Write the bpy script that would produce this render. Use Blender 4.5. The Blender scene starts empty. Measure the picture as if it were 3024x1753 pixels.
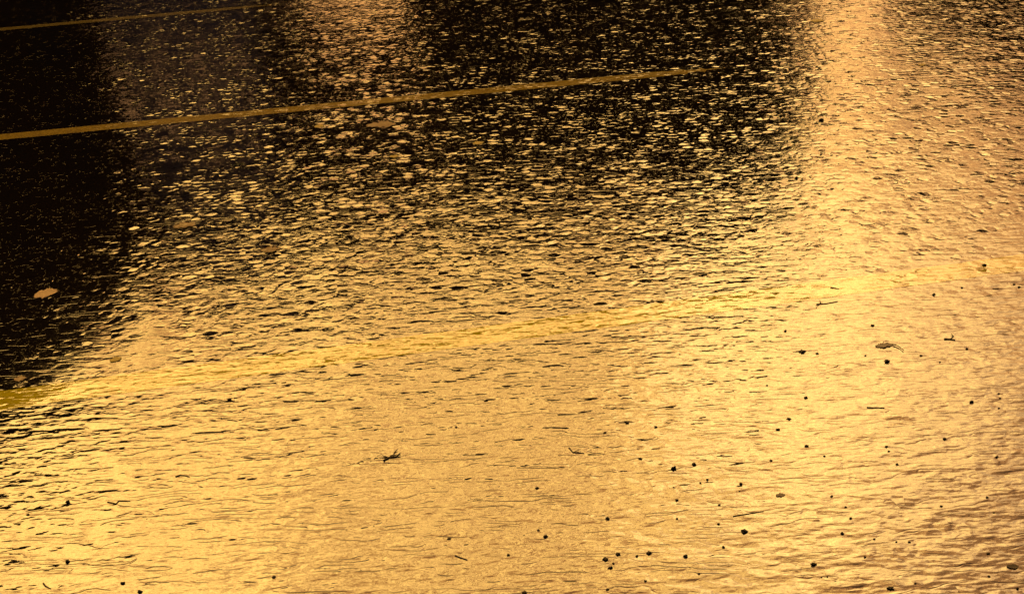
import bpy, bmesh, math, random
from mathutils import Vector, noise as mnoise
R = math.radians
S = bpy.context.scene
COL = S.collection
rnd = random.Random(7)

# ------------------------------------------------------------------ camera
F_PX, CX, CY = 3000.0, 1512.0, 876.5
TILT, HOR0, CAM_H = -0.059, -667.0, 1.5
roll = math.atan(TILT)
pitch = math.atan((CY - (HOR0 + TILT * CX)) * math.cos(roll) / F_PX)
FWD = Vector((0, math.cos(pitch), -math.sin(pitch)))
UP0 = Vector((0, math.sin(pitch), math.cos(pitch)))
RIGHT0 = Vector((1, 0, 0))
cr, sr = math.cos(roll), math.sin(roll)


def at(px, py, z=0.0):
    """the point of the ground seen at this pixel of the 3024 px photograph"""
    u, v = px - CX, py - CY
    d = RIGHT0 * (u * cr + v * sr) - UP0 * (-u * sr + v * cr) + FWD * F_PX
    k = (z - CAM_H) / d.z
    return Vector((d.x * k, d.y * k, z))


cam_d = bpy.data.cameras.new("camera")
cam = bpy.data.objects.new("camera", cam_d)
COL.objects.link(cam)
cam_d.sensor_width = 36.0
cam_d.lens = 36.0 * F_PX / 3024.0
cam_d.clip_end = 6000.0
cam_d.clip_start = 0.05
right = RIGHT0 * cr + UP0 * (sr)
# image-right is (1,0) -> a = cr, b = -sr  => RIGHT0*cr - UP0*(-sr)
down = RIGHT0 * sr - UP0 * cr
from mathutils import Matrix
cam.matrix_world = Matrix((
    (right.x, -down.x, -FWD.x, 0), (right.y, -down.y, -FWD.y, 0),
    (right.z, -down.z, -FWD.z, CAM_H), (0, 0, 0, 1)))
S.camera = cam


# ------------------------------------------------------------------ helpers
def tag(o, label=None, cat=None, group=None, kind=None):
    if label: o["label"] = label
    if cat: o["category"] = cat
    if group: o["group"] = group
    if kind: o["kind"] = kind
    return o


def obj(name, bm, mat, parent=None, smooth=False, loc=None):
    me = bpy.data.meshes.new(name)
    bmesh.ops.recalc_face_normals(bm, faces=bm.faces)
    if smooth:
        for f in bm.faces: f.smooth = True
    bm.to_mesh(me); bm.free()
    me.materials.append(mat)
    o = bpy.data.objects.new(name, me)
    COL.objects.link(o)
    if loc is not None: o.location = loc
    if parent: o.parent = parent
    return o


def empty(name, loc=(0, 0, 0)):
    o = bpy.data.objects.new(name, None)
    COL.objects.link(o)
    o.location = loc
    return o


def box(bm, x0, x1, y0, y1, z0, z1):
    vs = [bm.verts.new((x, y, z)) for x in (x0, x1) for y in (y0, y1) for z in (z0, z1)]
    for q in ((0, 1, 3, 2), (4, 6, 7, 5), (0, 4, 5, 1), (2, 3, 7, 6), (0, 2, 6, 4), (1, 5, 7, 3)):
        bm.faces.new([vs[i] for i in q])


def tube(bm, pts, rads, n=6):
    rings = []
    for i, p in enumerate(pts):
        a = pts[max(0, i - 1)]; b = pts[min(len(pts) - 1, i + 1)]
        t = (b - a).normalized()
        s = t.cross(Vector((0, 0, 1)))
        if s.length < 1e-4: s = Vector((1, 0, 0))
        s.normalize(); w = s.cross(t)
        rings.append([bm.verts.new(p + (s * math.cos(k * 2 * math.pi / n) + w * math.sin(k * 2 * math.pi / n)) * rads[i]) for k in range(n)])
    for a, b in zip(rings, rings[1:]):
        for k in range(n):
            bm.faces.new((a[k], a[(k + 1) % n], b[(k + 1) % n], b[k]))
    bm.faces.new(rings[0][::-1]); bm.faces.new(rings[-1])


class NT:
    """short hand for building node trees"""
    def __init__(self, tree): self.t = tree; self.n = tree.nodes; self.l = tree.links
    def put(self, socket, v):
        if v is None: return
        if isinstance(v, (int, float, tuple, list)): socket.default_value = v
        else: self.l.new(v, socket)
    def m(self, op, a, b=None, c=None, clamp=False):
        x = self.n.new("ShaderNodeMath"); x.operation = op; x.use_clamp = clamp
        for i, v in enumerate((a, b, c)): self.put(x.inputs[i], v)
        return x.outputs[0]
    def ss(self, v, a, b, lo=0.0, hi=1.0):
        x = self.n.new("ShaderNodeMapRange"); x.interpolation_type = "SMOOTHSTEP"
        self.put(x.inputs[0], v); self.put(x.inputs[1], a); self.put(x.inputs[2], b); self.put(x.inputs[3], lo); self.put(x.inputs[4], hi)
        return x.outputs[0]
    def mapv(self, vec, scale=(1, 1, 1), rot=(0, 0, 0), loc=(0, 0, 0)):
        x = self.n.new("ShaderNodeMapping")
        self.l.new(vec, x.inputs[0]); x.inputs[1].default_value = loc; x.inputs[2].default_value = rot; x.inputs[3].default_value = scale
        return x.outputs[0]
    def noise(self, vec, scale, detail=2.0, rough=0.5, dist=0.0):
        x = self.n.new("ShaderNodeTexNoise"); self.l.new(vec, x.inputs["Vector"])
        x.inputs["Scale"].default_value = scale; x.inputs["Detail"].default_value = detail
        x.inputs["Roughness"].default_value = rough; x.inputs["Distortion"].default_value = dist
        return x.outputs[0]
    def voro(self, vec, scale, feature="F1", rand=1.0, out="Distance"):
        x = self.n.new("ShaderNodeTexVoronoi"); x.feature = feature; self.l.new(vec, x.inputs["Vector"])
        x.inputs["Scale"].default_value = scale; x.inputs["Randomness"].default_value = rand
        return x.outputs[out]
    def mixf(self, fac, a, b):
        x = self.n.new("ShaderNodeMix"); x.data_type = "FLOAT"
        self.put(x.inputs[0], fac); self.put(x.inputs[2], a); self.put(x.inputs[3], b)
        return x.outputs[0]
    def mixc(self, fac, a, b):
        x = self.n.new("ShaderNodeMix"); x.data_type = "RGBA"
        self.put(x.inputs[0], fac); self.put(x.inputs[6], a); self.put(x.inputs[7], b)
        return x.outputs[2]


def new_mat(name):
    m = bpy.data.materials.new(name); m.use_nodes = True
    nt = NT(m.node_tree)
    return m, nt, m.node_tree.nodes["Principled BSDF"]


# ------------------------------------------------------------------ rippled rain water, shared by road and paint
def water_height(nt, pos):
    """height in metres of the rain film: choppy drops far out where the film is thin, wind ripples in the deeper near water"""
    sep = nt.n.new("ShaderNodeSeparateXYZ"); nt.l.new(pos, sep.inputs[0])
    X, Y = sep.outputs[0], sep.outputs[1]
    big = nt.noise(pos, 1.1, 3.0, 0.55)
    mid = nt.noise(nt.mapv(pos, (0.7, 1.6, 1), (0, 0, R(-4)), (5.1, 2.2, 0)), 4.0, 2.0, 0.5)
    d = nt.m("ADD", nt.m("SUBTRACT", Y, nt.m("MULTIPLY", X, 0.14)), nt.m("MULTIPLY", nt.m("SUBTRACT", big, 0.5), 1.0))
    deep = nt.ss(d, 2.4, 3.2, 1.0, 0.0)          # 1 = deeper rippled water
    cx_ = nt.m("ADD", nt.m("ADD", X, nt.m("MULTIPLY", nt.m("SUBTRACT", Y, 3.0), 0.42)), nt.m("MULTIPLY", nt.m("SUBTRACT", big, 0.5), 0.5))
    calm = nt.ss(cx_, -1.38, -0.8, 0.2, 1.0)   # a sheltered still puddle on this side
    nw = nt.n.new("ShaderNodeTexNoise"); nt.l.new(pos, nw.inputs["Vector"]); nw.inputs["Scale"].default_value = 45.0; nw.inputs["Detail"].default_value = 2.0
    def wobbled(amount):
        sub = nt.n.new("ShaderNodeVectorMath"); sub.operation = "SUBTRACT"; nt.l.new(nw.outputs["Color"], sub.inputs[0]); sub.inputs[1].default_value = (.5, .5, .5)
        sc_ = nt.n.new("ShaderNodeVectorMath"); sc_.operation = "SCALE"; nt.l.new(sub.outputs[0], sc_.inputs[0]); sc_.inputs["Scale"].default_value = amount
        ad_ = nt.n.new("ShaderNodeVectorMath"); ad_.operation = "ADD"; nt.l.new(pos, ad_.inputs[0]); nt.l.new(sc_.outputs[0], ad_.inputs[1])
        return ad_.outputs[0]
    wp = wobbled(0.014)
    def facets(scale, sx, rot, tx, ty, dome):
        """little tilted plates of wet stone and drop, each with a slope of its own (height in metres)"""
        mp = nt.mapv(wp, (sx * scale, scale, 0), (0, 0, rot), (scale, 2 * scale, 0))
        v = nt.n.new("ShaderNodeTexVoronoi"); v.voronoi_dimensions = "2D"; v.feature = "F1"; nt.l.new(mp, v.inputs["Vector"]); v.inputs["Scale"].default_value = 1.0
        of = nt.n.new("ShaderNodeVectorMath"); of.operation = "SUBTRACT"; nt.l.new(mp, of.inputs[0]); nt.l.new(v.outputs["Position"], of.inputs[1])
        so = nt.n.new("ShaderNodeSeparateXYZ"); nt.l.new(of.outputs[0], so.inputs[0])
        cc = nt.n.new("ShaderNodeSeparateXYZ"); nt.l.new(v.outputs["Color"], cc.inputs[0])
        def tail(c):   # mostly level, a few steep ones
            t = nt.m("MULTIPLY", nt.m("SUBTRACT", c, 0.5), 2.0)
            return nt.m("MULTIPLY", nt.m("MULTIPLY", t, t), t)
        hx = nt.m("MULTIPLY", so.outputs[0], nt.m("MULTIPLY", tail(cc.outputs[0]), tx / scale / sx))
        hy = nt.m("MULTIPLY", so.outputs[1], nt.m("MULTIPLY", tail(cc.outputs[1]), ty / scale))
        hd = nt.m("MULTIPLY", nt.m("MULTIPLY", v.outputs["Distance"], v.outputs["Distance"]), -dome / scale)
        rim = nt.ss(v.outputs["Distance"], 0.34, 0.66, 1.0, 0.0)      # plates are rounded off towards their rims
        return nt.m("ADD", nt.m("MULTIPLY", nt.m("ADD", hx, hy), rim), hd)
    f1 = facets(29.0, 0.8, R(4), 0.14, 0.165, 0.022)
    f2 = facets(85.0, 0.8, R(-7), 0.04, 0.045, 0.016)
    w1 = nt.noise(nt.mapv(pos, (0.9, 1, 1), (0, 0, R(-3))), 40.0, 1.0, 0.5)
    w0 = nt.noise(nt.mapv(pos, (0.8, 1, 1), (0, 0, R(6)), (1.3, 4.4, 0)), 6.5, 0.0, 0.5)
    patch = nt.noise(nt.mapv(pos, (0.7, 1, 1), (0, 0, 0), (7.7, 1.2, 0)), 9.0, 3.0, 0.65)
    amp = nt.m("MULTIPLY", calm, nt.m("MULTIPLY", nt.ss(mid, 0.3, 0.72, 0.8, 1.2), nt.ss(patch, 0.36, 0.66, 0.45, 1.35)))
    grain = nt.m("MULTIPLY", nt.m("ADD", nt.m("ADD", f1, f2), nt.m("MULTIPLY", w1, 0.0006)), amp)
    chop = nt.m("ADD", grain, nt.m("MULTIPLY", nt.m("MULTIPLY", w0, calm), 0.0028))
    # near: pillows of wind ripple with thin steep creases between them
    n1 = nt.noise(nt.mapv(pos, (0.4, 1, 1), (0, 0, R(3)), (1.7, 0.4, 0)), 22.0, 2.0, 0.5, 0.25)
    def creases(freq, sx, wav, width, depth, off):
        """thin grooves between low wind ripples, roughly across the view, broken into dashes"""
        ph = nt.noise(nt.mapv(pos, (sx, 1, 1), (0, 0, R(2)), (off, off * .7, 0)), 15.0, 2.0, 0.5)
        fine = nt.noise(nt.mapv(pos, (0.6, 1, 1), (0, 0, 0), (off * 2, 1.1, 0)), 40.0, 1.0, 0.5)
        p = nt.m("FRACT", nt.m("ADD", nt.m("MULTIPLY", nt.m("ADD", Y, nt.m("MULTIPLY", X, 0.03)), freq), nt.m("ADD", nt.m("MULTIPLY", ph, wav), nt.m("MULTIPLY", fine, 0.6))))
        e = nt.m("MINIMUM", p, nt.m("SUBTRACT", 1.0, p))
        g = nt.noise(nt.mapv(pos, (0.5, 1, 1), (0, 0, R(2)), (off * 3, 6.6, 0)), 22.0, 1.5, 0.5)
        return nt.m("MULTIPLY", nt.m("MULTIPLY", nt.ss(e, 0.0, width), depth), nt.ss(g, 0.44, 0.60))
    still = nt.mixf(nt.ss(d, 2.40, 2.75), 1.0, calm)
    near_left = nt.ss(nt.m("ADD", X, nt.m("MULTIPLY", big, 1.0)), -0.4, 1.7, 0.8, 0.5)
    crease = nt.m("MULTIPLY", nt.m("ADD", creases(26.0, 0.28, 6.0, 0.11, 0.00052, 3.1), creases(42.0, 0.28, 7.0, 0.13, 0.00030, 8.4)), nt.m("MULTIPLY", near_left, still))
    reach = nt.ss(d, 2.6, 4.6, 1.0, 0.0)
    n2 = nt.noise(nt.mapv(pos, (0.42, 1, 1), (0, 0, R(2)), (6.1, 2.7, 0)), 56.0, 1.5, 0.5)
    rip = nt.m("MULTIPLY", nt.m("ADD", nt.m("MULTIPLY", n1, 0.0036), nt.m("MULTIPLY", n2, 0.0016)), still)
    rip = nt.m("ADD", rip, nt.m("MULTIPLY", grain, 0.28))
    h = nt.m("ADD", nt.mixf(deep, chop, rip), nt.m("MULTIPLY", crease, reach))
    grit = nt.noise(pos, 240.0, 1.0, 0.5)
    return nt.m("ADD", h, nt.m("MULTIPLY", grit, nt.mixf(deep, 0.00002, 0.00005))), deep, big, mid


def bump(nt, h, strength=1.0):
    b = nt.n.new("ShaderNodeBump")
    b.inputs["Strength"].default_value = strength; b.inputs["Distance"].default_value = 1.0
    nt.l.new(h, b.inputs["Height"])
    return b.outputs[0]


def obj_pos(nt):
    g = nt.n.new("ShaderNodeNewGeometry")
    return g.outputs["Position"]


IOR = 2.5
m_road, nt, P = new_mat("wet asphalt")
pos = obj_pos(nt)
h, deep, big, mid = water_height(nt, pos)
agg = nt.noise(pos, 160.0, 2.0, 0.6)
tone = nt.mixc(agg, (0.0028, 0.0019, 0.0010, 1), (0.010, 0.007, 0.0038, 1))
nt.l.new(nt.mixc(nt.ss(big, 0.35, 0.65), tone, nt.mixc(0.5, tone, (0.009, 0.0065, 0.004, 1))), P.inputs["Base Color"])
P.inputs["Roughness"].default_value = 0.045
P.inputs["IOR"].default_value = IOR
nt.l.new(bump(nt, h), P.inputs["Normal"])


def paint_mat(name, wet, wear, c0, c1):
    m, nt, P = new_mat(name)
    pos = obj_pos(nt)
    h, deep, big, mid = water_height(nt, pos)
    a = nt.noise(pos, 55.0, 4.0, 0.65)
    b = nt.noise(pos, 7.0, 3.0, 0.6)
    c = nt.mixc(nt.ss(a, 0.3, 0.7), c0, c1)
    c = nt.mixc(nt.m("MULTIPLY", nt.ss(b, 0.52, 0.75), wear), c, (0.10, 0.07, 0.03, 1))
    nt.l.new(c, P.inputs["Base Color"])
    P.inputs["Roughness"].default_value = 0.05 if wet else 0.2
    P.inputs["IOR"].default_value = 2.45 if wet else 1.65
    nt.l.new(bump(nt, h, 1.0), P.inputs["Normal"])
    return m


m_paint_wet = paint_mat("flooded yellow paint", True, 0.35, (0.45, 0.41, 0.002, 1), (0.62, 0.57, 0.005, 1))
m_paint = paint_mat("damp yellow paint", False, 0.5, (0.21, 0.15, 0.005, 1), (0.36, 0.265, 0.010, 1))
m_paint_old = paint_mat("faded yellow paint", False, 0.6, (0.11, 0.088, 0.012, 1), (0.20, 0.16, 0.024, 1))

# ------------------------------------------------------------------ road and painted lines
bm = bmesh.new()
for x, y in ((-2500, -2500), (2500, -2500), (2500, 2500), (-2500, 2500)): bm.verts.new((x, y, 0))
bm.faces.new(bm.verts)
tag(obj("road", bm, m_road), kind="structure")


def line(p_left, p_right, w, mat, label, z, ext_l, ext_r, seed):
    a, b = at(*p_left, z), at(*p_right, z)
    d = (b - a).normalized(); n = Vector((-d.y, d.x, 0))
    a = a - d * ext_l; b = b + d * ext_r
    L = (b - a).length; k = int(L / 0.012)
    bm = bmesh.new(); r = []
    for i in range(k + 1):
        s = i * L / k
        j1 = 0.0035 * mnoise.noise((s * 9, seed, 0)) + 0.0022 * mnoise.noise((s * 60, seed, 5))
        j2 = 0.0035 * mnoise.noise((s * 9, seed, 9)) + 0.0022 * mnoise.noise((s * 60, seed, 13))
        e = 1.0
        if ext_r < 1 and s > L - 0.5:   # a worn, ragged end
            e = max(0.03, min(1.0, (L - s) / 0.3 + 0.9 * mnoise.noise((s * 30, seed, 30))))
        c = a + d * s
        r.append((bm.verts.new(c + n * (w / 2 * e + j1)), bm.verts.new(c - n * (w / 2 * e + j2))))
    for p, q in zip(r, r[1:]):
        bm.faces.new((p[1], q[1], q[0], p[0]))
    o = obj("painted_line", bm, mat)
    return tag(o, label, "road marking", "yellow lines painted across the wet road")


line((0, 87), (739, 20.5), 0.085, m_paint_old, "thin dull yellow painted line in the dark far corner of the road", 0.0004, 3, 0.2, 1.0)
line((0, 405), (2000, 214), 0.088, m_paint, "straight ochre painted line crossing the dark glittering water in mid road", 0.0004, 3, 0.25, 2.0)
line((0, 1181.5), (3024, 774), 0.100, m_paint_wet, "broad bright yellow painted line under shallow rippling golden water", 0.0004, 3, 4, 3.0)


# ------------------------------------------------------------------ debris lying in the film of water
m_grit, nt, P = new_mat("wet black grit")
nt.l.new(nt.mixc(nt.noise(obj_pos(nt), 400.0, 2.0), (0.006, 0.005, 0.004, 1), (0.03, 0.022, 0.014, 1)), P.inputs["Base Color"]); P.inputs["Roughness"].default_value = 0.55
m_crumb, nt, P = new_mat("brown crumb")
nt.l.new(nt.mixc(nt.noise(obj_pos(nt), 300.0, 2.0), (0.012, 0.008, 0.004, 1), (0.07, 0.042, 0.018, 1)), P.inputs["Base Color"]); P.inputs["Roughness"].default_value = 0.5
m_twig, nt, P = new_mat("wet twig bark")
nt.l.new(nt.mixc(nt.noise(obj_pos(nt), 250.0, 3.0), (0.012, 0.008, 0.005, 1), (0.06, 0.04, 0.02, 1)), P.inputs["Base Color"]); P.inputs["Roughness"].default_value = 0.5
m_brown, nt, P = new_mat("brown wet leaf")
nt.l.new(nt.mixc(nt.noise(obj_pos(nt), 150.0, 4.0, 0.6), (0.02, 0.012, 0.005, 1), (0.11, 0.06, 0.02, 1)), P.inputs["Base Color"]); P.inputs["Roughness"].default_value = 0.4
m_pale, nt, P = new_mat("pale dry leaf")
nt.l.new(nt.mixc(nt.noise(obj_pos(nt), 90.0, 4.0, 0.6), (0.42, 0.29, 0.15, 1), (0.78, 0.62, 0.38, 1)), P.inputs["Base Color"]); P.inputs["Roughness"].default_value = 0.6
m_tan, nt, P = new_mat("tan drowned leaf")
nt.l.new(nt.mixc(nt.noise(obj_pos(nt), 110.0, 4.0, 0.7), (0.10, 0.06, 0.02, 1), (0.42, 0.27, 0.10, 1)), P.inputs["Base Color"]); P.inputs["Roughness"].default_value = 0.35
m_yellow, nt, P = new_mat("yellow green leaf")
nt.l.new(nt.mixc(nt.noise(obj_pos(nt), 120.0, 3.0, 0.6), (0.38, 0.30, 0.03, 1), (0.62, 0.50, 0.08, 1)), P.inputs["Base Color"]); P.inputs["Roughness"].default_value = 0.5
m_green, nt, P = new_mat("green grass")
nt.l.new(nt.mixc(nt.noise(obj_pos(nt), 200.0), (0.10, 0.20, 0.05, 1), (0.18, 0.30, 0.09, 1)), P.inputs["Base Color"]); P.inputs["Roughness"].default_value = 0.4


def mpp(px, py):
    return (at(px + 5, py) - at(px - 5, py)).length / 10.0


def grit(px, py, w, hgt, label, group, seed, mat=None):
    """a lumpy crumb, wider than tall, half sunk in the water"""
    c = at(px, py); r = mpp(px, py) * w * .35
    bm = bmesh.new(); bmesh.ops.create_icosphere(bm, subdivisions=3, radius=1.0)
    zr = min(r * 0.75, max(0.0018, mpp(px, py) * hgt * 0.42))
    q = random.Random(seed); ox = q.random() * 50
    for v in bm.verts:
        k = 1 + 0.75 * mnoise.noise(v.co * 1.6 + Vector((ox, 0, 0))) + 0.55 * mnoise.noise(v.co * 3.4 + Vector((0, ox, 0)))
        v.co = Vector((v.co.x * r * k, v.co.y * r * 0.75 * k, v.co.z * zr * k))
    return tag(obj("grit_crumb", bm, mat or m_grit, smooth=True, loc=c + Vector((0, 0, zr * 0.35))), label, "grit", group)


def twig(points, thick, label, mat=None, name="twig", group=None, cat="twig"):
    """polylines through pixels: the first is the main stick, the others its side shoots, all one mesh"""
    p0 = at(*points[0][0]); bm = bmesh.new()
    for k, pl in enumerate(points):
        ps = []
        for i, (x, y) in enumerate(pl):
            p = at(x, y) - p0; p.z = 0.0008 + 0.003 * (1 if i == len(pl) - 1 and k else 0.0)
            ps.append(p)
        fine = []
        for a, b in zip(ps, ps[1:]):
            for t in (0, .33, .66): fine.append(a.lerp(b, t) + Vector((mnoise.noise(a * 90 + Vector((t * 9, k, 0))), mnoise.noise(b * 90 + Vector((t * 9, 4, k))), 0)) * thick * .5)
        fine.append(ps[-1])
        n = len(fine)
        tube(bm, fine, [thick * (1 - .55 * i / (n - 1)) * (1 if k == 0 else .65) for i in range(n)], 6)
    return tag(obj(name, bm, mat or m_twig, smooth=True, loc=p0), label, cat, group)


def leaf(px, py, wpx, hpx, ang, mat, label, seed, curl=0.3, stem=None, group=None):
    """a crinkled blade with a midrib, lying on the water; stem (if any) is a part of its own"""
    c = at(px, py); L = mpp(px, py) * wpx
    Wd = (at(px, py - hpx / 2) - at(px, py + hpx / 2)).length * 0.9
    Wd = min(Wd, L * 0.8)
    bm = bmesh.new(); q = random.Random(seed); ox = q.random() * 40
    nu, nv = 18, 8; g = []
    for i in range(nu + 1):
        u = i / nu; half = Wd / 2 * (math.sin(math.pi * min(1, u * .93 + .05)) ** .75) * (1 + .6 * mnoise.noise((u * 5, ox, 0)) + .55 * mnoise.noise((u * 15, ox, 4)))
        row = []
        for j in range(nv + 1):
            v = 2 * j / nv - 1
            x = (u - .5) * L; y = v * half * (1 + .35 * mnoise.noise((u * 9, v * 2, ox + 9))) + L * .05 * math.sin(u * 3 + ox)
            z = 0.0012 + curl * Wd * (abs(v) ** 1.6) * .06 * (.6 + .6 * u) + Wd * .03 * (mnoise.noise((x * 70, y * 70, ox)) + .5)
            row.append((x, y, z))
        g.append(row)
    ca, sa = math.cos(ang), math.sin(ang)
    top = [[bm.verts.new((x * ca - y * sa, x * sa + y * ca, z)) for x, y, z in row] for row in g]
    bot = [[bm.verts.new((x * ca - y * sa, x * sa + y * ca, z - .0007)) for x, y, z in row] for row in g]
    for i in range(nu):
        for j in range(nv):
            bm.faces.new((top[i][j], top[i + 1][j], top[i + 1][j + 1], top[i][j + 1]))
            bm.faces.new((bot[i][j + 1], bot[i + 1][j + 1], bot[i + 1][j], bot[i][j]))
    for i in range(nu):
        for j in (0, nv):
            bm.faces.new((top[i][j], top[i + 1][j], bot[i + 1][j], bot[i][j]))
    for j in range(nv):
        for i in (0, nu):
            bm.faces.new((top[i][j], top[i][j + 1], bot[i][j + 1], bot[i][j]))
    if stem is None:
        return tag(obj("fallen_leaf", bm, mat, smooth=True, loc=c), label, "leaf", group)
    e = tag(empty("fallen_leaf", c), label, "leaf", group)
    obj("blade", bm, mat, e, smooth=True)
    bm = bmesh.new()
    ps = [at(x, y) - c + Vector((0, 0, .003)) for x, y in stem]
    tube(bm, ps, [.0016 - .0003 * i for i in range(len(ps))], 6)
    obj("stem", bm, m_twig, e, smooth=True)
    return e


LEAVES = [
    (137, 868, 62, 24, 0.16, m_pale, "largest pale crumpled leaf lying alone on the black water", 1, .5),
    (1125, 371, 86, 20, 0.02, m_tan, "long tan leaf on the dark water just under the ochre line", 2, .25),
    (800, 737, 56, 18, 0.05, m_tan, "flat tan leaf at the edge between black and gold water above the broad line", 3, .2),
    (1413, 423, 34, 14, 0.25, m_yellow, "yellow green leaf on the dark glitter below the ochre line", 4, .25),
    (1164, 463, 26, 10, -0.15, m_yellow, "tiny yellow leaf below the long tan leaf", 5, .25),
    (943, 374, 28, 16, -0.3, m_yellow, "small round yellow leaf just under the ochre line before the long tan leaf", 6, .3),
    (342, 1062, 32, 26, 0.5, m_yellow, "golden translucent leaf in the dark water close above the broad yellow line", 7, .3),
    (60, 1118, 34, 20, 0.15, m_tan, "small pale leaf on black water touching the start of the broad yellow line", 8, .3),
    (545, 668, 60, 22, 0.1, m_tan, "tan leaf half drowned where the first gold glitter breaks the violet dark", 9, .2),
    (2990, 1672, 34, 14, -0.2, m_twig, "dark brown curled leaf in the near corner of the golden water", 10, .5),
    (2305, 1462, 28, 11, 0.0, m_brown, "small flat brown leaf fragment surrounded by black crumbs", 11, .2),
    (2414, 63, 42, 18, 0.0, m_yellow, "yellow leaf far up in the bright gap of golden glitter", 12, .2),
    (2723, 192, 24, 14, 0.4, m_yellow, "small yellow leaf in the glitter below the dark reflected trees", 13, .2),
]
for a in LEAVES: leaf(*a[:8], curl=a[8], group="leaves fallen on the wet road")
leaf(2612, 1020, 56, 13, 0.0, m_brown, "brown leaf with a thin stem on the bright golden water", 20, .3, [(2638, 1019), (2652, 1024), (2669, 1037)], "leaves fallen on the wet road")

G_T = "twigs washed onto the road"
twig([[(1133, 1360), (1150, 1351), (1172, 1347), (1182, 1337)], [(1150, 1352), (1128, 1347)], [(1160, 1350), (1165, 1336), (1175, 1329)]], .0028, "forked dark twig cluster in the middle of the golden ripples", group=G_T)
twig([[(2411, 899), (2440, 897), (2474, 890)], [(2420, 898), (2408, 907)], [(2425, 898), (2420, 888)]], .0022, "thin forked twig just below the broad yellow line", group=G_T)
twig([[(2452, 850), (2465, 851), (2478, 854)]], .0024, "short stub of twig lying on the broad yellow line", group=G_T)
twig([[(2788, 1001), (2804, 1002), (2821, 1004)], [(2806, 1002), (2816, 993), (2808, 988)]], .0030, "stubby black twig with one raised side shoot", group=G_T)
twig([[(1680, 1322), (1692, 1335), (1725, 1338)], [(1695, 1335), (1716, 1328)], [(1735, 1342), (1775, 1340)]], .0017, "wispy twig tangle in the brown mottled ripples", group=G_T)
twig([[(518, 1408), (532, 1403), (545, 1404), (560, 1408)]], .0020, "curved little twig among the long ripples", group=G_T)
twig([[(318, 1482), (343, 1487), (352, 1478), (385, 1479)], [(343, 1487), (330, 1489)]], .0018, "kinked wiry twig among the long ripples", group=G_T)
twig([[(2560, 1203), (2575, 1204), (2612, 1204)]], .0020, "straight dark stick with a fat end in the brightest gold patch", group=G_T)
twig([[(128, 1722), (136, 1731), (150, 1737)]], .0019, "small hooked twig near the bottom edge", group=G_T)
twig([[(1344, 1640), (1356, 1645), (1380, 1652)]], .0018, "slanting sliver of twig in the near brown ripples", group=G_T)
twig([[(2165, 1524), (2200, 1518), (2255, 1509)]], .0012, "long hair thin straw above the long black crumb", group=G_T)
twig([[(611, 441), (635, 437), (660, 430)]], .0026, "pale slanting straw on the violet dark water", m_pale, "straw", G_T, "straw")
twig([[(728, 387), (742, 385), (757, 379)]], .0024, "short pale straw close under the ochre line", m_pale, "straw", G_T, "straw")
twig([[(690, 489), (705, 485), (722, 482)]], .0016, "bright green grass blade on the violet dark water", m_green, "grass_blade", None, "grass")

# px, py, width, height in the photograph, label
BIG = [
    (2425, 356, 16, 11, "lone square black crumb in the upper bright golden glitter"),
    (2352, 527, 15, 14, "black crumb below the lone square one, at the edge of the dark glitter"),
    (2906, 784, 15, 13, "round black crumb sitting on the far part of the broad yellow line"),
    (2402, 1666, 20, 18, "biggest spiky black crumb in the near golden ripples"),
    (2198, 1569, 28, 10, "long black crumb shaped like a grain in the near golden ripples"),
    (2619, 1068, 20, 11, "plump black crumb below the brown leaf with a stem"),
    (2368, 1039, 28, 8, "flat streak like crumb in the bright patch, before the brown leaf with a stem"),
    (2758, 870, 13, 11, "round crumb just under the broad yellow line, before the stubby black twig"),
    (2025, 1642, 17, 14, "ragged black crumb above the bottom edge in the middle of the brown ripples"),
    (2629, 1737, 26, 9, "flat long crumb at the bottom edge of the golden water"),
    (1990, 1383, 20, 14, "angular black crumb of the uppermost close pair"),
    (2049, 1371, 16, 12, "rounder crumb of the uppermost close pair"),
    (1999, 1477, 12, 19, "upright ragged crumb below the uppermost close pair"),
    (1794, 1531, 16, 13, "black crumb standing by itself above the cluster of four crumbs"),
    (1611, 1584, 19, 11, "wedge shaped crumb standing apart, farther in than the cluster of four crumbs"),
    (1788, 1651, 22, 10, "flattest crumb of the cluster of four crumbs"),
    (1825, 1636, 18, 10, "topmost crumb of the cluster of four crumbs"),
    (1881, 1641, 12, 8, "small round crumb of the cluster of four crumbs"),
    (1916, 1633, 22, 9, "long thin crumb at the end of the cluster of four crumbs"),
    (1803, 1675, 18, 7, "thin crumb directly below the cluster of four crumbs"),
    (1852, 1249, 13, 10, "dark crumb high in the mottled gold, midway between the tangle and the broad line"),
    (413, 1747, 16, 10, "black crumb cut by the bottom edge below the long ripples"),
    (363, 1721, 16, 9, "crumb just above the one cut by the bottom edge"),
    (200, 1482, 17, 10, "crumb beside the kinked wiry twig"),
    (200, 1658, 17, 11, "crumb alone on the bright ripples above the small hooked twig"),
    (2790, 1296, 14, 10, "solitary crumb below the straight stick in dull gold water"),
    (2869, 1187, 15, 12, "solitary crumb beyond the straight stick in dull gold water"),
    (2330, 1237, 16, 7, "flat crumb with the straight stick lying beyond it"),
    (2380, 1174, 15, 7, "flat crumb above the flat one before the straight stick"),
    (2487, 1575, 15, 9, "crumb in smooth ripples above the biggest spiky crumb"),
]
G_G = "black crumbs of grit scattered on the wet road"
for i, a in enumerate(BIG): grit(*a, G_G, 100 + i)
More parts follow.
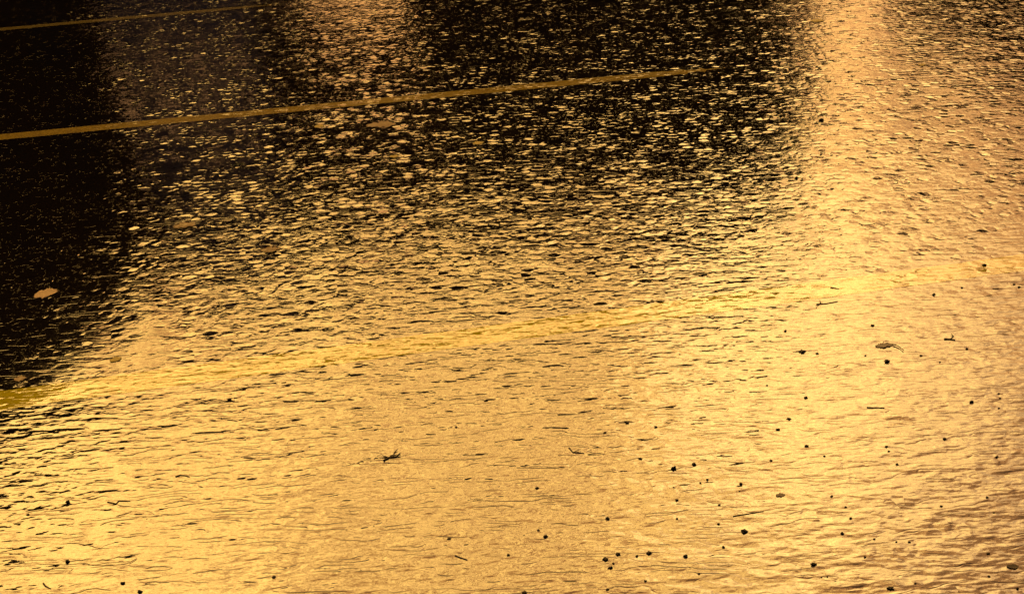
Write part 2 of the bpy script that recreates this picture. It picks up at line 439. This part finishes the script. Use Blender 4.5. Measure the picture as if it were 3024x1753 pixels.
SMALL = [(2840, 850, 10, 6), (2995, 840, 10, 7), (3010, 848, 12, 7), (2413, 1044, 14, 6), (2556, 1050, 9, 6), (2720, 1050, 14, 6), (2776, 1069, 8, 5),
         (2855, 1030, 12, 6), (2577, 961, 18, 7), (2319, 978, 14, 7), (2950, 1162, 10, 7), (2953, 1176, 10, 6), (2297, 1268, 18, 6), (2382, 1317, 16, 8),
         (2618, 1318, 13, 9), (2625, 1332, 11, 6), (2649, 1371, 13, 7), (2277, 1360, 12, 9), (2089, 1416, 12, 8), (2188, 1428, 15, 8), (2456, 1465, 13, 5),
         (2915, 1468, 12, 6), (2497, 1497, 11, 6), (2512, 1530, 13, 7), (2136, 1615, 14, 9), (2582, 1591, 10, 5), (2647, 1599, 10, 6), (2685, 1600, 11, 5),
         (2554, 1644, 11, 5), (2920, 1701, 12, 7), (3005, 1737, 13, 9), (2918, 1634, 16, 6), (2944, 1349, 13, 7), (2780, 1494, 12, 5), (2122, 1546, 12, 7),
         (2064, 1693, 10, 7), (2184, 1450, 8, 5), (2124, 1490, 11, 8), (1786, 1277, 14, 5), (1586, 1441, 14, 8), (1891, 1354, 16, 6), (1999, 1531, 12, 9),
         (1811, 1663, 11, 6), (1906, 1715, 14, 9), (1794, 1740, 14, 7), (1549, 1749, 22, 8), (1590, 1565, 10, 5), (1326, 1590, 16, 5), (1501, 1638, 12, 7),
         (1937, 1261, 14, 9), (1347, 1261, 10, 6), (677, 1179, 16, 7), (809, 1703, 16, 7), (194, 1270, 9, 7), (83, 1519, 13, 6), (2434, 1346, 10, 4),
         (2068, 1425, 9, 5), (2950, 1205, 11, 5), (2265, 1138, 9, 5), (2703, 1722, 10, 5), (2426, 1703, 8, 4), (2443, 1702, 8, 4), (2935, 1513, 8, 4)]
MARKS = [("stemmed brown leaf", 2612, 1020), ("stubby black twig", 2804, 1002), ("straight fat stick", 2575, 1204), ("thin forked twig", 2440, 897),
         ("biggest spiky crumb", 2402, 1666), ("grain shaped crumb", 2198, 1569), ("cluster of four", 1850, 1640), ("uppermost close pair", 2020, 1377),
         ("flat leaf fragment", 2305, 1462), ("curled corner leaf", 2990, 1672), ("broad line's crumb", 2906, 784), ("twig stub", 2465, 851),
         ("forked twig cluster", 1153, 1352), ("wispy tangle", 1702, 1332), ("hair thin straw", 2210, 1516), ("kinked wiry twig", 343, 1486),
         ("hooked twig", 140, 1728), ("curved little twig", 532, 1406), ("slanting sliver", 1356, 1645), ("flat bottom crumb", 2629, 1737),
         ("plump crumb", 2619, 1068), ("streak like crumb", 2368, 1039), ("solitary dull crumb", 2790, 1296), ("wedge shaped crumb", 1611, 1584)]
said = set()
for i, a in enumerate(SMALL):
    # the well described things it lies nearest to say which speck it is
    near = sorted(MARKS, key=lambda q: math.hypot(q[1] - a[0], (q[2] - a[1]) * 2))
    n0 = near[0]
    rel = "beyond" if a[1] < n0[2] - 22 else ("before" if a[1] > n0[2] + 22 else "beside")
    look = ("tiny" if a[2] <= 9 else "small" if a[2] <= 12 else "wider") + (" flat" if a[3] / a[2] < .5 else "")
    for n1 in near[1:]:
        lab = f"{look} black speck {rel} the {n0[0]}, toward the {n1[0]}"
        if lab not in said: break
    said.add(lab)
    grit(a[0], a[1], a[2] * .88, a[3], lab, G_G, 300 + i, m_crumb)

# ------------------------------------------------------------------ what stands beyond the road and darkens its reflection
m_wall, nt, P = new_mat("sooty brick")
tc = nt.n.new("ShaderNodeTexCoord")
br = nt.n.new("ShaderNodeTexBrick"); nt.l.new(nt.mapv(tc.outputs["Object"], (1, 1, 1), (R(90), 0, 0)), br.inputs[0])
br.inputs["Color1"].default_value = (0.06, 0.035, 0.025, 1); br.inputs["Color2"].default_value = (0.085, 0.05, 0.035, 1)
br.inputs["Mortar"].default_value = (0.10, 0.085, 0.07, 1); br.inputs["Scale"].default_value = 4.0
nt.l.new(br.outputs[0], P.inputs["Base Color"]); P.inputs["Roughness"].default_value = 0.9
m_render, nt, P = new_mat("grey violet render")
nt.l.new(nt.mixc(nt.noise(obj_pos(nt), 0.7, 4.0), (0.50, 0.43, 0.52, 1), (0.62, 0.55, 0.64, 1)), P.inputs["Base Color"]); P.inputs["Roughness"].default_value = 0.9
m_trim, nt, P = new_mat("dark painted trim")
nt.l.new(nt.mixc(nt.noise(obj_pos(nt), 3.0), (0.03, 0.03, 0.032, 1), (0.06, 0.055, 0.055, 1)), P.inputs["Base Color"]); P.inputs["Roughness"].default_value = 0.6
m_glass, nt, P = new_mat("unlit window glass")
nt.l.new(nt.mixc(nt.noise(obj_pos(nt), 0.5), (0.01, 0.01, 0.012, 1), (0.02, 0.02, 0.025, 1)), P.inputs["Base Color"]); P.inputs["Roughness"].default_value = 0.08


m_added_glow, nt, P = new_mat("added window glow")  # added glow, puts a warm brown shimmer into the road's reflection
P.inputs["Base Color"].default_value = (0.05, 0.04, 0.03, 1)
nt.l.new(nt.mixc(nt.noise(obj_pos(nt), 1.2), (0.8, 0.34, 0.10, 1), (1.0, 0.5, 0.2, 1)), P.inputs["Emission Color"]); P.inputs["Emission Strength"].default_value = 0.7


def pol(az, D): return D * math.tan(R(az))


def building(name, label, x0, x1, y0, depth, h, mat, floors, bays, passage=None, gable=0.0, lit=-1):
    b = tag(empty(name, ((x0 + x1) / 2, y0, 0)), label, "building")
    hw = (x1 - x0) / 2
    bm = bmesh.new()
    if passage:
        p0, p1, ph = passage[0] - (x0 + x1) / 2, passage[1] - (x0 + x1) / 2, passage[2]
        if p0 - (-hw) > 0.01: box(bm, -hw, p0, 0, depth, 0, ph)
        box(bm, p1, hw, 0, depth, 0, ph)
        box(bm, -hw, hw, 0, depth, ph + 0.001, h)
    else:
        p0 = p1 = ph = -1e9
        box(bm, -hw, hw, 0, depth, 0, h)
    obj("wall", bm, mat, b)
    bm = bmesh.new()
    if gable:
        pr = [[bm.verts.new((x, y, z)) for x, z in ((-hw - .3, h + .002), (hw + .3, h + .002), (0, h + gable))] for y in (-.3, depth + .3)]
        bm.faces.new(pr[0]); bm.faces.new(pr[1][::-1])
        for i in range(3): bm.faces.new((pr[0][i], pr[0][(i + 1) % 3], pr[1][(i + 1) % 3], pr[1][i]))
    else: box(bm, -hw - .25, hw + .25, -.25, depth + .25, h + .002, h + .35)
    obj("roof", bm, m_trim, b)
    fh = h / floors; bw = 2 * hw / bays
    for i in range(floors):
        for j in range(bays):
            cx = -hw + (j + .5) * bw; z0 = i * fh + fh * .3; z1 = i * fh + fh * .8
            ww = min(bw * .28, .9)
            if cx + ww > p0 and cx - ww < p1 and z0 < ph + .3: continue
            bm = bmesh.new()
            for q in ((-ww, -ww + .09, z0, z1), (ww - .09, ww, z0, z1), (-.03, .03, z0 + .09, z1 - .09), (-ww + .09, ww - .09, z1 - .09, z1), (-ww + .09, ww - .09, z0, z0 + .09)):
                box(bm, cx + q[0], cx + q[1], -.07, .02, q[2], q[3])
            w = obj("window", bm, m_trim, b)
            bm = bmesh.new()
            box(bm, cx - ww + .08, cx + ww - .08, -.03, .01, z0 + .08, z1 - .08)
            obj("pane", bm, m_added_glow if i == lit else m_glass, w)
    return b


building("gabled_house", "tall dark brick house with a steep gable roof beyond the car park", -22.4, pol(-21.6, 26), 26, 9, 11.6, m_wall, 4, 6, None, 5.3)
building("office_building", "grey violet rendered building between the gabled house and the long brick hall", pol(-21.3, 27), pol(-13.4, 27), 27, 8, 12.2, m_render, 3, 4, None, 0.0, 1)  # middle floor panes carry the added warm glow
building("brick_hall", "long dark brick hall with an open passage through its ground floor", pol(-13.2, 28), pol(15.2, 28), 28, 8, 11.9, m_wall, 3, 8, (pol(-13.1, 28), pol(-5.0, 28), 5.0))

m_bark, nt, P = new_mat("bark")
nt.l.new(nt.mixc(nt.noise(obj_pos(nt), 6.0, 4.0), (0.03, 0.02, 0.014, 1), (0.07, 0.05, 0.035, 1)), P.inputs["Base Color"])
m_leaf, nt, P = new_mat("foliage")
nt.l.new(nt.mixc(nt.noise(obj_pos(nt), 1.3, 3.0), (0.03, 0.045, 0.012, 1), (0.07, 0.09, 0.025, 1)), P.inputs["Base Color"]); P.inputs["Roughness"].default_value = 0.7


def tree(label, x, y, h, cr_, seed):
    r = random.Random(seed)
    t = tag(empty("tree", (x, y, 0)), label, "tree", "trees beyond the car park")
    bm = bmesh.new()
    tube(bm, [Vector((0.12 * math.sin(k), 0.1 * math.cos(k * 1.3) - .1, h * .75 * k / 5)) for k in range(6)], [.26 - .04 * k for k in range(6)], 8)
    tips = []
    for k in range(11):
        a = k * 2.4; z = h * (.3 + .045 * k); e = Vector((math.cos(a), math.sin(a), .55)) * cr_ * r.uniform(.55, .9)
        p = [Vector((0, 0, z)), Vector((0, 0, z)) + e * .5 + Vector((0, 0, .1)), Vector((0, 0, z)) + e]
        tube(bm, p, [.09, .06, .02], 5); tips += p[1:]
    obj("trunk", bm, m_bark, t)
    bm = bmesh.new()
    cl = tips + [Vector((0, 0, h * .8)), Vector((.3, 0, h * .9))]
    for c in cl:
        for _ in range(170):
            p = c + Vector((r.gauss(0, 1), r.gauss(0, 1), r.gauss(0, .8))) * cr_ * .24
            a = Vector((r.gauss(0, 1), r.gauss(0, 1), r.gauss(0, 1))).normalized(); b = a.cross(Vector((r.random(), r.random(), r.random()))).normalized()
            s = r.uniform(.16, .30)
            bm.faces.new([bm.verts.new(p + a * s * q[0] + b * s * .55 * q[1]) for q in ((-1, 0), (0, -1), (1.2, 0), (0, 1))])
    obj("crown", bm, m_leaf, t)


tree("broad leafy tree standing just past the open gap beside the brick hall", pol(26, 24), 24, 5.8, 2.0, 3)
tree("taller leafy tree next to the broad one by the road", pol(33, 26), 26, 6.8, 2.4, 5)

bm = bmesh.new(); q = random.Random(11)  # unseen far trees, added to give the reflected gap its dark grain
for _ in range(9000):
    x = q.uniform(-5, 75); top = 5.2 + 1.6 * mnoise.noise((x * .22, 0, 3)) + .8 * mnoise.noise((x * .9, 0, 7))
    p = Vector((x, 60 + q.gauss(0, 1.2), top * (1 - q.random() ** 1.6)))
    a = Vector((q.gauss(0, 1), q.gauss(0, 1), q.gauss(0, 1))).normalized(); b = a.cross(Vector((q.random(), q.random(), q.random()))).normalized(); sz = q.uniform(.25, .5)
    bm.faces.new([bm.verts.new(p + a * sz * e[0] + b * sz * .7 * e[1]) for e in ((-1, 0), (0, -1), (1.2, 0), (0, 1))])
tag(obj("added_treeline", bm, m_leaf), "far line of trees added low behind the car park to darken its glitter", "trees", None, "stuff")

tree("tall slim leafy tree added to break up the reflected end of the brick hall", pol(13.9, 25.5), 25.5, 10.6, 1.5, 9)  # unseen tree, added so the hall's mirrored edge turns ragged

# ------------------------------------------------------------------ sky and sun
SUN_AZ, SUN_EL = 21.0, 33.0
W = bpy.data.worlds.new("World"); S.world = W; W.use_nodes = True
nt = NT(W.node_tree); nt.n.clear()
out = nt.n.new("ShaderNodeOutputWorld")
sky = nt.n.new("ShaderNodeTexSky"); sky.sky_type = "NISHITA"; sky.sun_disc = False
sky.sun_elevation = R(SUN_EL); sky.sun_rotation = R(SUN_AZ)
bg1 = nt.n.new("ShaderNodeBackground"); nt.l.new(sky.outputs[0], bg1.inputs[0]); bg1.inputs[1].default_value = 0.007
tc = nt.n.new("ShaderNodeTexCoord"); dirv = tc.outputs["Generated"]
sep = nt.n.new("ShaderNodeSeparateXYZ"); nt.l.new(dirv, sep.inputs[0])
az = nt.m("ARCTAN2", sep.outputs[0], sep.outputs[1])
el = nt.m("ARCSINE", sep.outputs[2])
azw = nt.ss(nt.m("ABSOLUTE", nt.m("ADD", az, R(10))), R(18), R(64), 1.0, 0.0)
elw = nt.m("MULTIPLY", nt.ss(el, R(0), R(26), 0.36, 1.0), nt.ss(el, R(43), R(66), 1.0, 0.10))
base = nt.m("MULTIPLY", azw, elw)
def glow(a, e, sharp, amt):
    v = nt.n.new("ShaderNodeVectorMath"); v.operation = "DOT_PRODUCT"
    nt.l.new(dirv, v.inputs[0]); v.inputs[1].default_value = (math.sin(R(a)) * math.cos(R(e)), math.cos(R(a)) * math.cos(R(e)), math.sin(R(e)))
    return nt.m("MULTIPLY", nt.m("POWER", nt.m("MAXIMUM", v.outputs["Value"], 0.0), sharp), amt)
g1 = glow(20.5, 33, 110, 0.46)
g2 = glow(-28, 38, 60, 0.42)
cloud = nt.noise(nt.mapv(dirv, (1, 1, 2.2), (0, 0, 0), (0.3, 0, 0)), 22.0, 3.0, 0.6)
cl = nt.ss(cloud, 0.36, 0.62, 0.34, 1.3)
I = nt.m("ADD", nt.m("MULTIPLY", nt.m("MULTIPLY", base, cl), 0.9), nt.m("ADD", g1, g2))
warm = nt.mixc(nt.ss(I, 0.35, 1.0), (1.0, 0.415, 0.095, 1), (1.0, 0.56, 0.125, 1))
bg2 = nt.n.new("ShaderNodeBackground"); nt.l.new(warm, bg2.inputs[0]); nt.l.new(nt.m("MULTIPLY", I, 5.2), bg2.inputs[1])
ad = nt.n.new("ShaderNodeAddShader"); nt.l.new(bg1.outputs[0], ad.inputs[0]); nt.l.new(bg2.outputs[0], ad.inputs[1]); nt.l.new(ad.outputs[0], out.inputs[0])

sd = bpy.data.lights.new("sun", "SUN"); sd.energy = 0.1; sd.angle = R(22); sd.color = (1.0, 0.72, 0.30)
sun = bpy.data.objects.new("sun", sd); COL.objects.link(sun)
to_sun = Vector((math.sin(R(SUN_AZ)) * math.cos(R(SUN_EL)), math.cos(R(SUN_AZ)) * math.cos(R(SUN_EL)), math.sin(R(SUN_EL))))
sun.rotation_euler = to_sun.to_track_quat("Z", "Y").to_euler()

S.view_settings.view_transform = "Standard"; S.view_settings.look = "None"
S.view_settings.exposure = 0.0; S.view_settings.gamma = 1.0
